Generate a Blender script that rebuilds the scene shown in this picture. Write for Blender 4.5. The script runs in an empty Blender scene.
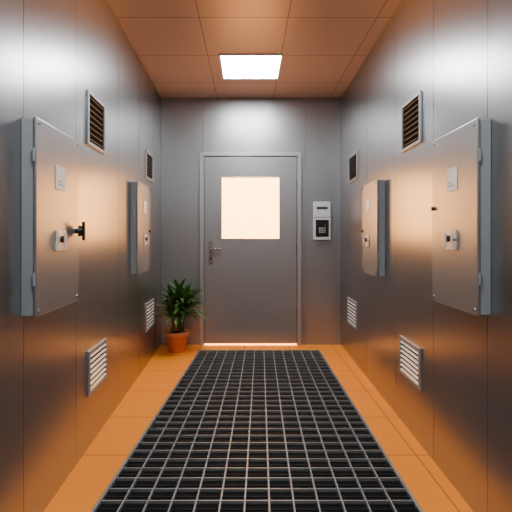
import bpy, bmesh, math, random
from mathutils import Vector, Matrix
random.seed(4)
S = bpy.context.scene
COL = S.collection
D = 4.64; H = 2.725; ZC = 1.2; Y0 = -1.6
TL, TR = 0.025, 0.016
def XL(y): return -0.961 + TL*(D-y)
def XR(y): return 1.028 - TR*(D-y)

# ---------------------------------------------------------------- materials
def new_mat(name):
    m = bpy.data.materials.new(name); m.use_nodes = True
    nt = m.node_tree; b = nt.nodes["Principled BSDF"]
    return m, nt, b
def pmat(name, col, rough=0.5, metal=0.0, emis=None, es=0, noise=0.0, nscale=(8,8,8), rvar=0.0, bump=0.0, spec=None):
    m, nt, b = new_mat(name)
    b.inputs["Base Color"].default_value = (*col, 1)
    b.inputs["Roughness"].default_value = rough
    b.inputs["Metallic"].default_value = metal
    if spec is not None: b.inputs["Specular IOR Level"].default_value = spec
    if emis:
        b.inputs["Emission Color"].default_value = (*emis, 1)
        b.inputs["Emission Strength"].default_value = es
    if noise or rvar or bump:
        tc = nt.nodes.new("ShaderNodeTexCoord"); mp = nt.nodes.new("ShaderNodeMapping")
        mp.inputs["Scale"].default_value = nscale
        n = nt.nodes.new("ShaderNodeTexNoise"); n.inputs["Scale"].default_value = 1; n.inputs["Detail"].default_value = 2
        nt.links.new(tc.outputs["Object"], mp.inputs[0]); nt.links.new(mp.outputs[0], n.inputs["Vector"])
        if noise:
            mr = nt.nodes.new("ShaderNodeMix"); mr.data_type = 'RGBA'
            mr.inputs[6].default_value = (*[c*(1-noise) for c in col], 1)
            mr.inputs[7].default_value = (*[min(1, c*(1+noise)) for c in col], 1)
            nt.links.new(n.outputs[0], mr.inputs[0]); nt.links.new(mr.outputs[2], b.inputs["Base Color"])
        if rvar:
            r = nt.nodes.new("ShaderNodeMapRange")
            r.inputs[3].default_value = rough-rvar; r.inputs[4].default_value = rough+rvar
            nt.links.new(n.outputs[0], r.inputs[0]); nt.links.new(r.outputs[0], b.inputs["Roughness"])
        if bump:
            bp = nt.nodes.new("ShaderNodeBump"); bp.inputs["Strength"].default_value = bump; bp.inputs["Distance"].default_value = 0.002
            nt.links.new(n.outputs[0], bp.inputs["Height"]); nt.links.new(bp.outputs[0], b.inputs["Normal"])
    return m
M_wall = pmat("brushed_steel_wall", (.405,.405,.415), .29, .96, noise=.03, nscale=(9,9,.5), rvar=.012)
M_back = pmat("steel_back_wall", (.39,.395,.40), .37, .84, noise=.03, nscale=(9,9,.5), rvar=.012)
M_seam = pmat("dark_seam", (.04,.04,.04), .7)
M_cab = pmat("cabinet_painted_steel", (.43,.43,.435), .33, .80, noise=.03, nscale=(3,3,2), rvar=.01)
M_cabside = pmat("cabinet_side", (.34,.37,.39), .45, .1)
M_black = pmat("black_plastic", (.015,.015,.015), .35)
M_dark = pmat("duct_shade", (.004,.004,.004), .9, spec=.1)
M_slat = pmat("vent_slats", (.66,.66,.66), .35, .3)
M_slat_shade = pmat("vent_slats_shaded", (.15,.15,.15), .45, .2)  # upper vents' slats, their shade from below put into a darker colour
M_frame = pmat("vent_frame", (.46,.47,.48), .4, .6)
M_chrome = pmat("polished_steel", (.6,.6,.6), .2, 1)
M_label = pmat("label_white", (1,.93,.88), .45, noise=.03, nscale=(60,60,90))
M_print = pmat("label_print", (.30,.25,.23), .6)
M_brass = pmat("latch_metal", (.98,.80,.66), .35, .2)
M_door = pmat("door_steel", (.385,.38,.375), .36, .70, noise=.03, nscale=(9,2,2), rvar=.02)
M_doorframe = pmat("door_frame_steel", (.5,.51,.53), .35, .7)
M_window = pmat("lit_glass", (.9,.7,.5), .3, emis=(1,.40,.085), es=13.5)
M_gap = pmat("threshold_glow", (.9,.7,.5), .3, emis=(1,.40,.06), es=9)
M_light = pmat("light_diffuser", (1,1,1), .5, emis=(.92,.97,1), es=50)
M_lframe = pmat("light_trim", (.8,.8,.8), .4)
M_white = pmat("panel_white", (.62,.64,.66), .4)
M_screen = pmat("screen_black", (.01,.01,.012), .12)
M_red = pmat("indicator_red", (.4,.06,.03), .4)
M_terra = pmat("terracotta", (.72,.24,.09), .6, noise=.12, nscale=(15,15,30))
M_soil = pmat("soil", (.03,.018,.01), .95, noise=.4, nscale=(80,80,80))
M_stem = pmat("stem", (.12,.14,.04), .7)
M_pit = pmat("grating_pit_shade", (.003,.003,.004), .7, spec=.15)  # near-black plate, shade of the pit under the grating put into its colour
M_bar = pmat("grating_bars", (.25,.25,.25), .45, .3)
M_bar2 = pmat("grating_subbars", (.010,.010,.010), .65, 0, spec=.2)
def leafmat():
    m, nt, b = new_mat("leaf_green")
    oi = nt.nodes.new("ShaderNodeTexCoord"); n = nt.nodes.new("ShaderNodeTexNoise"); n.inputs["Scale"].default_value = 9
    cr = nt.nodes.new("ShaderNodeValToRGB")
    cr.color_ramp.elements[0].color = (.02,.085,.018,1); cr.color_ramp.elements[1].color = (.13,.28,.05,1)
    cr.color_ramp.elements[0].position = .35; cr.color_ramp.elements[1].position = .7
    nt.links.new(oi.outputs["Object"], n.inputs["Vector"]); nt.links.new(n.outputs[0], cr.inputs[0]); nt.links.new(cr.outputs[0], b.inputs["Base Color"])
    b.inputs["Roughness"].default_value = .4
    return m
M_leaf = leafmat()
def tilemat(name, c1, c2, mortar, size, rough, loc, msize=.004, metal=0.0):
    m, nt, b = new_mat(name)
    tc = nt.nodes.new("ShaderNodeTexCoord"); mp = nt.nodes.new("ShaderNodeMapping"); mp.inputs["Location"].default_value = loc
    br = nt.nodes.new("ShaderNodeTexBrick"); br.offset = 0; br.squash = 1
    br.inputs["Color1"].default_value = (*c1,1); br.inputs["Color2"].default_value = (*c2,1); br.inputs["Mortar"].default_value = (*mortar,1)
    br.inputs["Scale"].default_value = 1; br.inputs["Mortar Size"].default_value = msize; br.inputs["Mortar Smooth"].default_value = .1
    br.inputs["Brick Width"].default_value = size[0]; br.inputs["Row Height"].default_value = size[1]
    nt.links.new(tc.outputs["Object"], mp.inputs[0]); nt.links.new(mp.outputs[0], br.inputs["Vector"])
    nt.links.new(br.outputs["Color"], b.inputs["Base Color"])
    bp = nt.nodes.new("ShaderNodeBump"); bp.inputs["Strength"].default_value = .3; bp.inputs["Distance"].default_value = .003; bp.invert = True
    nt.links.new(br.outputs["Fac"], bp.inputs["Height"]); nt.links.new(bp.outputs[0], b.inputs["Normal"])
    b.inputs["Roughness"].default_value = rough; b.inputs["Metallic"].default_value = metal
    return m
M_floor = tilemat("orange_floor_tiles", (1.0,.30,.016), (.97,.29,.015), (.55,.12,.006), (.48,.48), .45, (.04,.1,0), .004)
M_floor.node_tree.nodes["Principled BSDF"].inputs["Specular IOR Level"].default_value = .35
M_ceil = tilemat("ceiling_panels", (.60,.40,.29), (.57,.38,.275), (.24,.14,.10), (.62,.62), .38, (.34,.17,0), .004, .15)

# ---------------------------------------------------------------- mesh helpers
def finish(bm, name, mats, parent=None, smooth=False):
    bmesh.ops.recalc_face_normals(bm, faces=bm.faces[:])
    me = bpy.data.meshes.new(name); bm.to_mesh(me); bm.free()
    for m in (mats if isinstance(mats, (list, tuple)) else [mats]): me.materials.append(m)
    if smooth:
        for p in me.polygons: p.use_smooth = True
    o = bpy.data.objects.new(name, me); COL.objects.link(o)
    if parent: o.parent = parent
    return o
def add_box(bm, lo, hi, mi=0, bevel=0, mat=None, seg=2):
    t = bmesh.new()
    c = [(a+b)/2 for a, b in zip(lo, hi)]; s = [abs(b-a) for a, b in zip(lo, hi)]
    bmesh.ops.create_cube(t, size=1, matrix=Matrix.Translation(c) @ Matrix.Diagonal((*s, 1)))
    if bevel: bmesh.ops.bevel(t, geom=t.edges[:], offset=bevel, segments=seg, affect='EDGES', profile=.5)
    for f in t.faces: f.material_index = mi
    if mat is not None: bmesh.ops.transform(t, matrix=mat, verts=t.verts)
    me = bpy.data.meshes.new("tmp"); t.to_mesh(me); t.free(); bm.from_mesh(me); bpy.data.meshes.remove(me)
def add_cyl(bm, c, r, depth, axis='X', mi=0, seg=24, r2=None, bevel=0):
    t = bmesh.new()
    rot = {'X': Matrix.Rotation(math.pi/2, 4, 'Y'), 'Y': Matrix.Rotation(-math.pi/2, 4, 'X'), 'Z': Matrix.Identity(4)}[axis]
    bmesh.ops.create_cone(t, cap_ends=True, segments=seg, radius1=r, radius2=r if r2 is None else r2, depth=depth, matrix=Matrix.Translation(c) @ rot)
    for f in t.faces: f.material_index = mi
    me = bpy.data.meshes.new("tmp"); t.to_mesh(me); t.free(); bm.from_mesh(me); bpy.data.meshes.remove(me)
def box(name, lo, hi, mat, parent=None, bevel=0):
    bm = bmesh.new(); add_box(bm, lo, hi, 0, bevel); return finish(bm, name, mat, parent)
def empty(name, loc=(0,0,0), rz=0):
    e = bpy.data.objects.new(name, None); e.location = loc; e.rotation_euler = (0,0,rz); e.empty_display_size = .1
    COL.objects.link(e); return e
def prism(bm, pts, z0, z1, mi=0):
    a = [bm.verts.new((x,y,z0)) for x,y in pts]; b = [bm.verts.new((x,y,z1)) for x,y in pts]
    n = len(pts)
    fs = [bm.faces.new(a[::-1]), bm.faces.new(b)] + [bm.faces.new((a[i],a[(i+1)%n],b[(i+1)%n],b[i])) for i in range(n)]
    for f in fs: f.material_index = mi

# ---------------------------------------------------------------- room shell
bm = bmesh.new(); prism(bm, [(XL(Y0)-.1,Y0),(XR(Y0)+.1,Y0),(XR(D)+.1,D+.1),(XL(D)-.1,D+.1)], -.1, 0); finish(bm, "floor", M_floor)
bm = bmesh.new(); prism(bm, [(XL(Y0)-.1,Y0),(XR(Y0)+.1,Y0),(XR(D)+.1,D+.1),(XL(D)-.1,D+.1)], H, H+.1); finish(bm, "ceiling", M_ceil)
def side_wall(name, X, sgn, seams):
    bm = bmesh.new()
    prism(bm, [(X(Y0)+sgn*.006,Y0),(X(D)+sgn*.006,D),(X(D)+sgn*.1,D),(X(Y0)+sgn*.1,Y0)], 0, H, 1)
    ys = [Y0]+seams+[D]; g = .0018
    for a, b in zip(ys[:-1], ys[1:]):
        prism(bm, [(X(a+g),a+g),(X(b-g),b-g),(X(b-g)+sgn*.006,b-g),(X(a+g)+sgn*.006,a+g)], 0, H, 0)
    return finish(bm, name, [M_wall, M_seam])
side_wall("wall_left", XL, -1, [-.9,-.3,.3,.9,1.66,2.20,2.98,3.62,4.22])
side_wall("wall_right", XR, 1, [-.9,-.3,.3,.9,1.72,2.24,2.85,3.55,4.2])
bm = bmesh.new()
add_box(bm, (XL(D)-.1, D+.006, 0), (XR(D)+.1, D+.1, H), 1)
xs = [XL(D), -.50, .64, XR(D)]
for i,(a,b) in enumerate(zip(xs[:-1], xs[1:])):
    add_box(bm, (a+.0015, D, 0 if i!=1 else 0), (b-.0015, D+.006, H), 0)
finish(bm, "wall_back", [M_back, M_seam])
box("wall_front", (XL(Y0)-.1, Y0-.1, 0), (XR(Y0)+.1, Y0, H), M_back)

# ---------------------------------------------------------------- floor grating
bm = bmesh.new()
def gl(y): return -.500 - .066*(4.34-y)
def gr(y): return .734 + .004*(4.34-y)
ya, yb = -1.2, 4.34
prism(bm, [(gl(ya),ya),(gr(ya),ya),(gr(yb),yb),(gl(yb),yb)], 0.0, .004, 0)
NC = 13
for i in range(NC+1):
    t = i/NC; w = .0038 if 0 < i < NC else .007
    p = lambda y: gl(y)+(gr(y)-gl(y))*t
    prism(bm, [(p(ya)-w,ya),(p(ya)+w,ya),(p(yb)+w,yb),(p(yb)-w,yb)], .003, .020, 1)
y = yb; k = 0
while y > ya:
    w = .0034 if k else .008
    prism(bm, [(gl(y),y-w),(gr(y),y-w),(gr(y),y+w),(gl(y),y+w)], .003, .019, 1)
    prism(bm, [(gl(y),y-.044-.003),(gr(y),y-.044-.003),(gr(y),y-.044+.003),(gl(y),y-.044+.003)], .003, .008, 2)
    y -= .088; k += 1
finish(bm, "floor_grating", [M_pit, M_bar, M_bar2])

# ---------------------------------------------------------------- wall mounted things
def wall_empty(name, side, y, z=0):
    if side == 'L': return empty(name, (XL(y), y, z), TL)
    return empty(name, (XR(y), y, z), math.pi-TR)
def cabinet(side, ynear, yfar, z0, z1, depth, big):
    yc = (ynear+yfar)/2; w = yfar-ynear; h = z1-z0
    e = wall_empty("electrical_cabinet", side, yc, (z0+z1)/2)
    f = 1 if side == 'L' else -1     # local y * f = world far direction
    W, Hh = w/2, h/2
    bm = bmesh.new(); add_box(bm, (0.0005,-W+.006,-Hh+.006), (depth-.014, W-.006, Hh-.006), 0, .003); finish(bm, "body", M_cabside, e)
    bm = bmesh.new(); add_box(bm, (depth-.012,-W,-Hh), (depth, W, Hh), 0, .005, seg=3)
    finish(bm, "front_door", M_cab, e)
    bm = bmesh.new()
    for sy in (-1,1):
        for sz in (-1,1):
            add_cyl(bm, (depth+.001, sy*(W-.025), sz*(Hh-.025)), .007, .004, 'X', 0, 16)
    finish(bm, "corner_screws", M_black if not big else M_chrome, e)
    # label, latch, knob
    ly = f*(.0 if big else .03)
    bm = bmesh.new(); add_box(bm, (depth, ly-.048, .128), (depth+.004, ly+.048, .232), 0, .001)
    add_box(bm, (depth+.004, ly-.030, .150), (depth+.0044, ly+.026, .154), 1)
    add_box(bm, (depth+.004, ly-.030, .164), (depth+.0044, ly+.010, .168), 1)
    finish(bm, "label_plate", [M_label, M_print], e)
    bm = bmesh.new()
    add_box(bm, (depth, ly-.052, -.140), (depth+.010, ly+.044, -.100), 0, .003)
    add_box(bm, (depth, ly-.048, -.104), (depth+.010, ly+.010, -.048), 0, .003)
    add_box(bm, (depth, ly+.018, -.090), (depth+.008, ly+.048, -.050), 0, .002)
    add_cyl(bm, (depth+.016, ly-.012, -.088), .015, .016, 'X', 1, 24)
    add_box(bm, (depth+.022, ly-.018, -.128), (depth+.034, ly-.006, -.060), 0, .003)
    finish(bm, "latch", [M_brass, M_black], e)
    bm = bmesh.new()
    ky = f*(W-.045)
    if big and side == 'L':
        add_cyl(bm, (depth+.010, ky, -.05), .012, .022, 'X', 0, 24)
        add_cyl(bm, (depth+.028, ky, -.05), .028, .018, 'X', 0, 28, r2=.022)
        add_box(bm, (depth+.032, ky-.008, -.095), (depth+.046, ky+.008, -.005), 0, .003)
    else:
        add_cyl(bm, (depth+.006, f*(W-.02), -.02 if not big else .06), .010, .014, 'X', 0, 20)
    finish(bm, "knob", M_black, e)
    bm = bmesh.new()
    for z in (-Hh*.62, Hh*.62): add_cyl(bm, (depth-.008, -f*(W+.003), z), .005, .05, 'Z', 0, 16)
    finish(bm, "hinges", M_cabside, e)
cabinet('L', 1.632, 2.075, .881, 1.667, .062, True)
cabinet('L', 3.30, 3.74, .893, 1.633, .062, False)
cabinet('R', 1.687, 2.12, .875, 1.678, .058, True)
cabinet('R', 3.06, 3.48, .900, 1.615, .062, False)

def vent(side, ynear, yfar, z0, z1, low=False):
    yc = (ynear+yfar)/2; W = (yfar-ynear)/2; Hh = (z1-z0)/2
    e = wall_empty("air_vent_grille", side, yc, (z0+z1)/2)
    t = .018; d = .014
    bm = bmesh.new()
    add_box(bm, (.0005,-W,Hh-t),(d,W,Hh),0,.002); add_box(bm, (.0005,-W,-Hh),(d,W,-Hh+t),0,.002)
    add_box(bm, (.0005,-W,-Hh+t),(d,-W+t,Hh-t),0,.002); add_box(bm, (.0005,W-t,-Hh+t),(d,W,Hh-t),0,.002)
    finish(bm, "frame", M_frame, e)
    box("duct_shade_plate", (.0005,-W+t,-Hh+t), (.002,W-t,Hh-t), M_dark, e)  # near-black sheet on the wall, standing in for shade inside the duct
    bm = bmesh.new(); n = 7 if low else 8
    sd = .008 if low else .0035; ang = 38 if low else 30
    for i in range(n):
        z = -Hh+t + (i+.5)*(2*Hh-2*t)/n
        add_box(bm, (-sd,-W+t+.001,-.0014),(sd,W-t-.001,.0014),0,0,Matrix.Translation((.0095,0,z)) @ Matrix.Rotation(math.radians(ang),4,'Y'))
    finish(bm, "slats", M_slat if low else M_slat_shade, e)
vent('L', 2.345, 2.65, 1.715, 2.02)
vent('L', 3.84, 4.15, 1.73, 1.99)
vent('L', 2.36, 2.68, .296, .55, True)
vent('L', 3.84, 4.20, .315, .575, True)
vent('R', 2.39, 2.70, 1.735, 2.03)
vent('R', 3.87, 4.22, 1.73, 1.99)
vent('R', 2.40, 2.73, .314, .555, True)
vent('R', 3.90, 4.27, .32, .58, True)

# ---------------------------------------------------------------- door
de = empty("door_1", (0, D, 0))
def P(u): return (u-248)/90.5
def Zv(v): return ZC+(236-v)/90.5
x0,x1 = P(200), P(301); zt = Zv(152.5)
bm = bmesh.new(); fw = .045
add_box(bm, (x0,-.035,0),(x0+fw,-.0005,zt),0,.004); add_box(bm, (x1-fw,-.035,0),(x1,-.0005,zt),0,.004); add_box(bm, (x0+fw,-.035,zt-fw),(x1-fw,-.0005,zt),0,.004)
finish(bm, "door_frame", M_doorframe, de)
lx0,lx1 = x0+fw+.007, x1-fw-.007; lz0,lz1 = .018, zt-fw-.007
wx0,wx1 = P(222), P(279); wz0,wz1 = Zv(238.5), Zv(178)
box("dark_reveal", (x0+fw,-.004,.0),(x1-fw,-.0005,zt-fw), M_seam, de)
bm = bmesh.new(); ya_,yb_ = -.022,-.005
add_box(bm,(lx0,ya_,lz0),(wx0,yb_,lz1)); add_box(bm,(wx1,ya_,lz0),(lx1,yb_,lz1))
add_box(bm,(wx0,ya_,lz0),(wx1,yb_,wz0)); add_box(bm,(wx0,ya_,wz1),(wx1,yb_,lz1))
bmesh.ops.remove_doubles(bm, verts=bm.verts[:], dist=.0001)
finish(bm, "door_leaf", M_door, de)
box("glass_pane", (wx0,-.016,wz0),(wx1,-.006,wz1), M_window, de)
bm = bmesh.new(); r=.010
add_box(bm,(wx0-r,-.026,wz1),(wx1+r,-.016,wz1+r),0,.002); add_box(bm,(wx0-r,-.026,wz0-r),(wx1+r,-.016,wz0),0,.002)
add_box(bm,(wx0-r,-.026,wz0),(wx0,-.016,wz1),0,.002); add_box(bm,(wx1,-.026,wz0),(wx1+r,-.016,wz1),0,.002)
finish(bm, "window_bead", M_doorframe, de)
box("light_gap", (lx0,-.018,.001),(lx1,-.006,.013), M_gap, de)
hx = P(211); 
bm = bmesh.new(); add_box(bm,(hx-.022,-.030,Zv(264)),(hx+.022,-.022,Zv(241.5)),0,.004)
add_cyl(bm,(hx,-.040,Zv(249)),.014,.03,'Y',0); add_cyl(bm,(hx+.055,-.054,Zv(249)),.012,.13,'X',0)
add_cyl(bm,(hx,-.033,Zv(258.5)),.011,.010,'Y',1)
finish(bm, "lever_handle", [M_chrome, M_black], de)
bm = bmesh.new()
for z in (.35,1.05,1.75): add_cyl(bm,(lx1+.002,-.032,z),.008,.10,'Z',0,16)
finish(bm, "door_hinges", M_chrome, de)

# ---------------------------------------------------------------- access control panel
ae = empty("access_control_panel", ((P(313)+P(330))/2, D, (Zv(202)+Zv(240))/2))
w,h = 17/90.5/2, 38/90.5/2
bm = bmesh.new(); add_box(bm,(-w,-.045,-h),(w,-.0005,h),0,.008,seg=3); finish(bm,"housing",M_white,ae)
bm = bmesh.new(); add_box(bm,(-w+.022,-.048,-h+.035),(w-.022,-.0445,.012),0,.002); finish(bm,"screen",M_screen,ae)
bm = bmesh.new(); add_box(bm,(-.06,-.047,.125),(.06,-.0445,.155),0,.002); add_box(bm,(-w+.004,-.0455,.036),(w-.004,-.0448,.042),0)
finish(bm,"card_slot",M_seam,ae)
bm = bmesh.new()
for i in range(3):
    for j in range(3): add_box(bm,(-.036+i*.026,-.050,-.13+j*.022),(-.018+i*.026,-.0475,-.116+j*.022),0,.001)
finish(bm,"keypad",M_cabside,ae)
bm = bmesh.new(); add_cyl(bm,(.035,-.049,-.045),.008,.004,'Y',0,16); finish(bm,"indicator",M_red,ae)

# ---------------------------------------------------------------- ceiling lights
def clight(x, y):
    e = empty("ceiling_light_panel", (x,y,H)); a=.255
    bm = bmesh.new(); t=.016
    for lo,hi in (((-a-t,-a-t,-.012),(a+t,-a,-.0005)),((-a-t,a,-.012),(a+t,a+t,-.0005)),((-a-t,-a,-.012),(-a,a,-.0005)),((a,-a,-.012),(a+t,a,-.0005))):
        add_box(bm,lo,hi,0,.002)
    finish(bm,"trim_frame",M_lframe,e)
    box("diffuser",(-a,-a,-.008),(a,a,-.0005),M_light,e)
clight(.025, 3.785)
clight(.025, .9)  # unseen second panel, added to brighten near walls and cabinet sides

# ---------------------------------------------------------------- potted plant
pe = empty("potted_plant", (-.738, 4.38, 0))
prof = [(.0,0),(.078,0),(.084,.004),(.108,.165),(.122,.167),(.126,.172),(.126,.208),(.122,.212),(.112,.212),(.108,.19),(.0,.19)]
bm = bmesh.new(); n=40; rings=[]
for r,z in prof:
    if r==0: rings.append([bm.verts.new((0,0,z))])
    else: rings.append([bm.verts.new((r*math.cos(2*math.pi*i/n), r*math.sin(2*math.pi*i/n), z)) for i in range(n)])
for k in range(len(rings)-1):
    A,B = rings[k],rings[k+1]
    for i in range(n):
        j=(i+1)%n
        if len(A)==1: f=bm.faces.new((A[0],B[i],B[j]))
        elif len(B)==1: f=bm.faces.new((A[i],A[j],B[0])); f.material_index=1
        else: f=bm.faces.new((A[i],A[j],B[j],B[i]))
finish(bm,"pot",[M_terra,M_soil],pe,True)
bml = bmesh.new(); bms = bmesh.new()
def leaf(o, az, el, L, wd, droop):
    N=9
    # leaves growing towards the walls are shorter, so the crown stays clear of them
    L *= 1 - .38*max(0, math.sin(az)) - .22*max(0, -math.cos(az))
    pos=Vector(o); side=Vector((-math.sin(az),math.cos(az),0)); prev=None; e=el
    for i in range(N+1):
        t=i/N
        ww = wd*(math.sin(math.pi*min(1,(t*.93+.07)))**.75)*(1-.35*t) if t<1 else .0004
        d=Vector((math.cos(az)*math.cos(e), math.sin(az)*math.cos(e), math.sin(e)))
        up=side.cross(d)*-1
        vs=[bml.verts.new(pos-side*ww+up*ww*.35), bml.verts.new(pos), bml.verts.new(pos+side*ww+up*ww*.35)]
        for v in vs:
            v.co.y=min(v.co.y,.180); v.co.x=max(v.co.x,-.208)
        if prev:
            bml.faces.new((prev[0],prev[1],vs[1],vs[0])); bml.faces.new((prev[1],prev[2],vs[2],vs[1]))
        prev=vs; pos=pos+d*(L/N); e-=droop/N
for (sx,sy,hh,cnt) in ((0.02,0,.55,34),(-.06,.02,.48,28),(.085,-.03,.48,30),(.04,.03,.51,22),(-.05,-.055,.42,28),(.06,-.03,.40,26)):
    add_cyl(bms,(sx*.8,sy*.8,.19+(hh-.19)/2),.009,hh-.19+.06,'Z',0,10)
    for i in range(cnt):
        az=i*2.39996+random.uniform(-.3,.3); t=i/cnt
        el=math.radians(14+56*t+random.uniform(-10,10))
        leaf((sx,sy,hh-.06+.10*t),az,el,random.uniform(.26,.36)*(1-.2*t),random.uniform(.020,.028),random.uniform(.6,1.2)*(1-.4*t))
finish(bml,"leaves",M_leaf,pe,True); finish(bms,"stems",M_stem,pe,True)

# ---------------------------------------------------------------- world + camera
wd=bpy.data.worlds.new("world"); S.world=wd; wd.use_nodes=True
wd.node_tree.nodes["Background"].inputs[0].default_value=(.05,.05,.055,1)
cam=bpy.data.cameras.new("camera"); co=bpy.data.objects.new("camera",cam); COL.objects.link(co)
co.location=(0,0,ZC); co.rotation_euler=(math.pi/2,0,0)
cam.sensor_width=36; cam.lens=420/512*36; cam.shift_x=8/512; cam.shift_y=-20/512; cam.clip_start=.02
S.camera=co
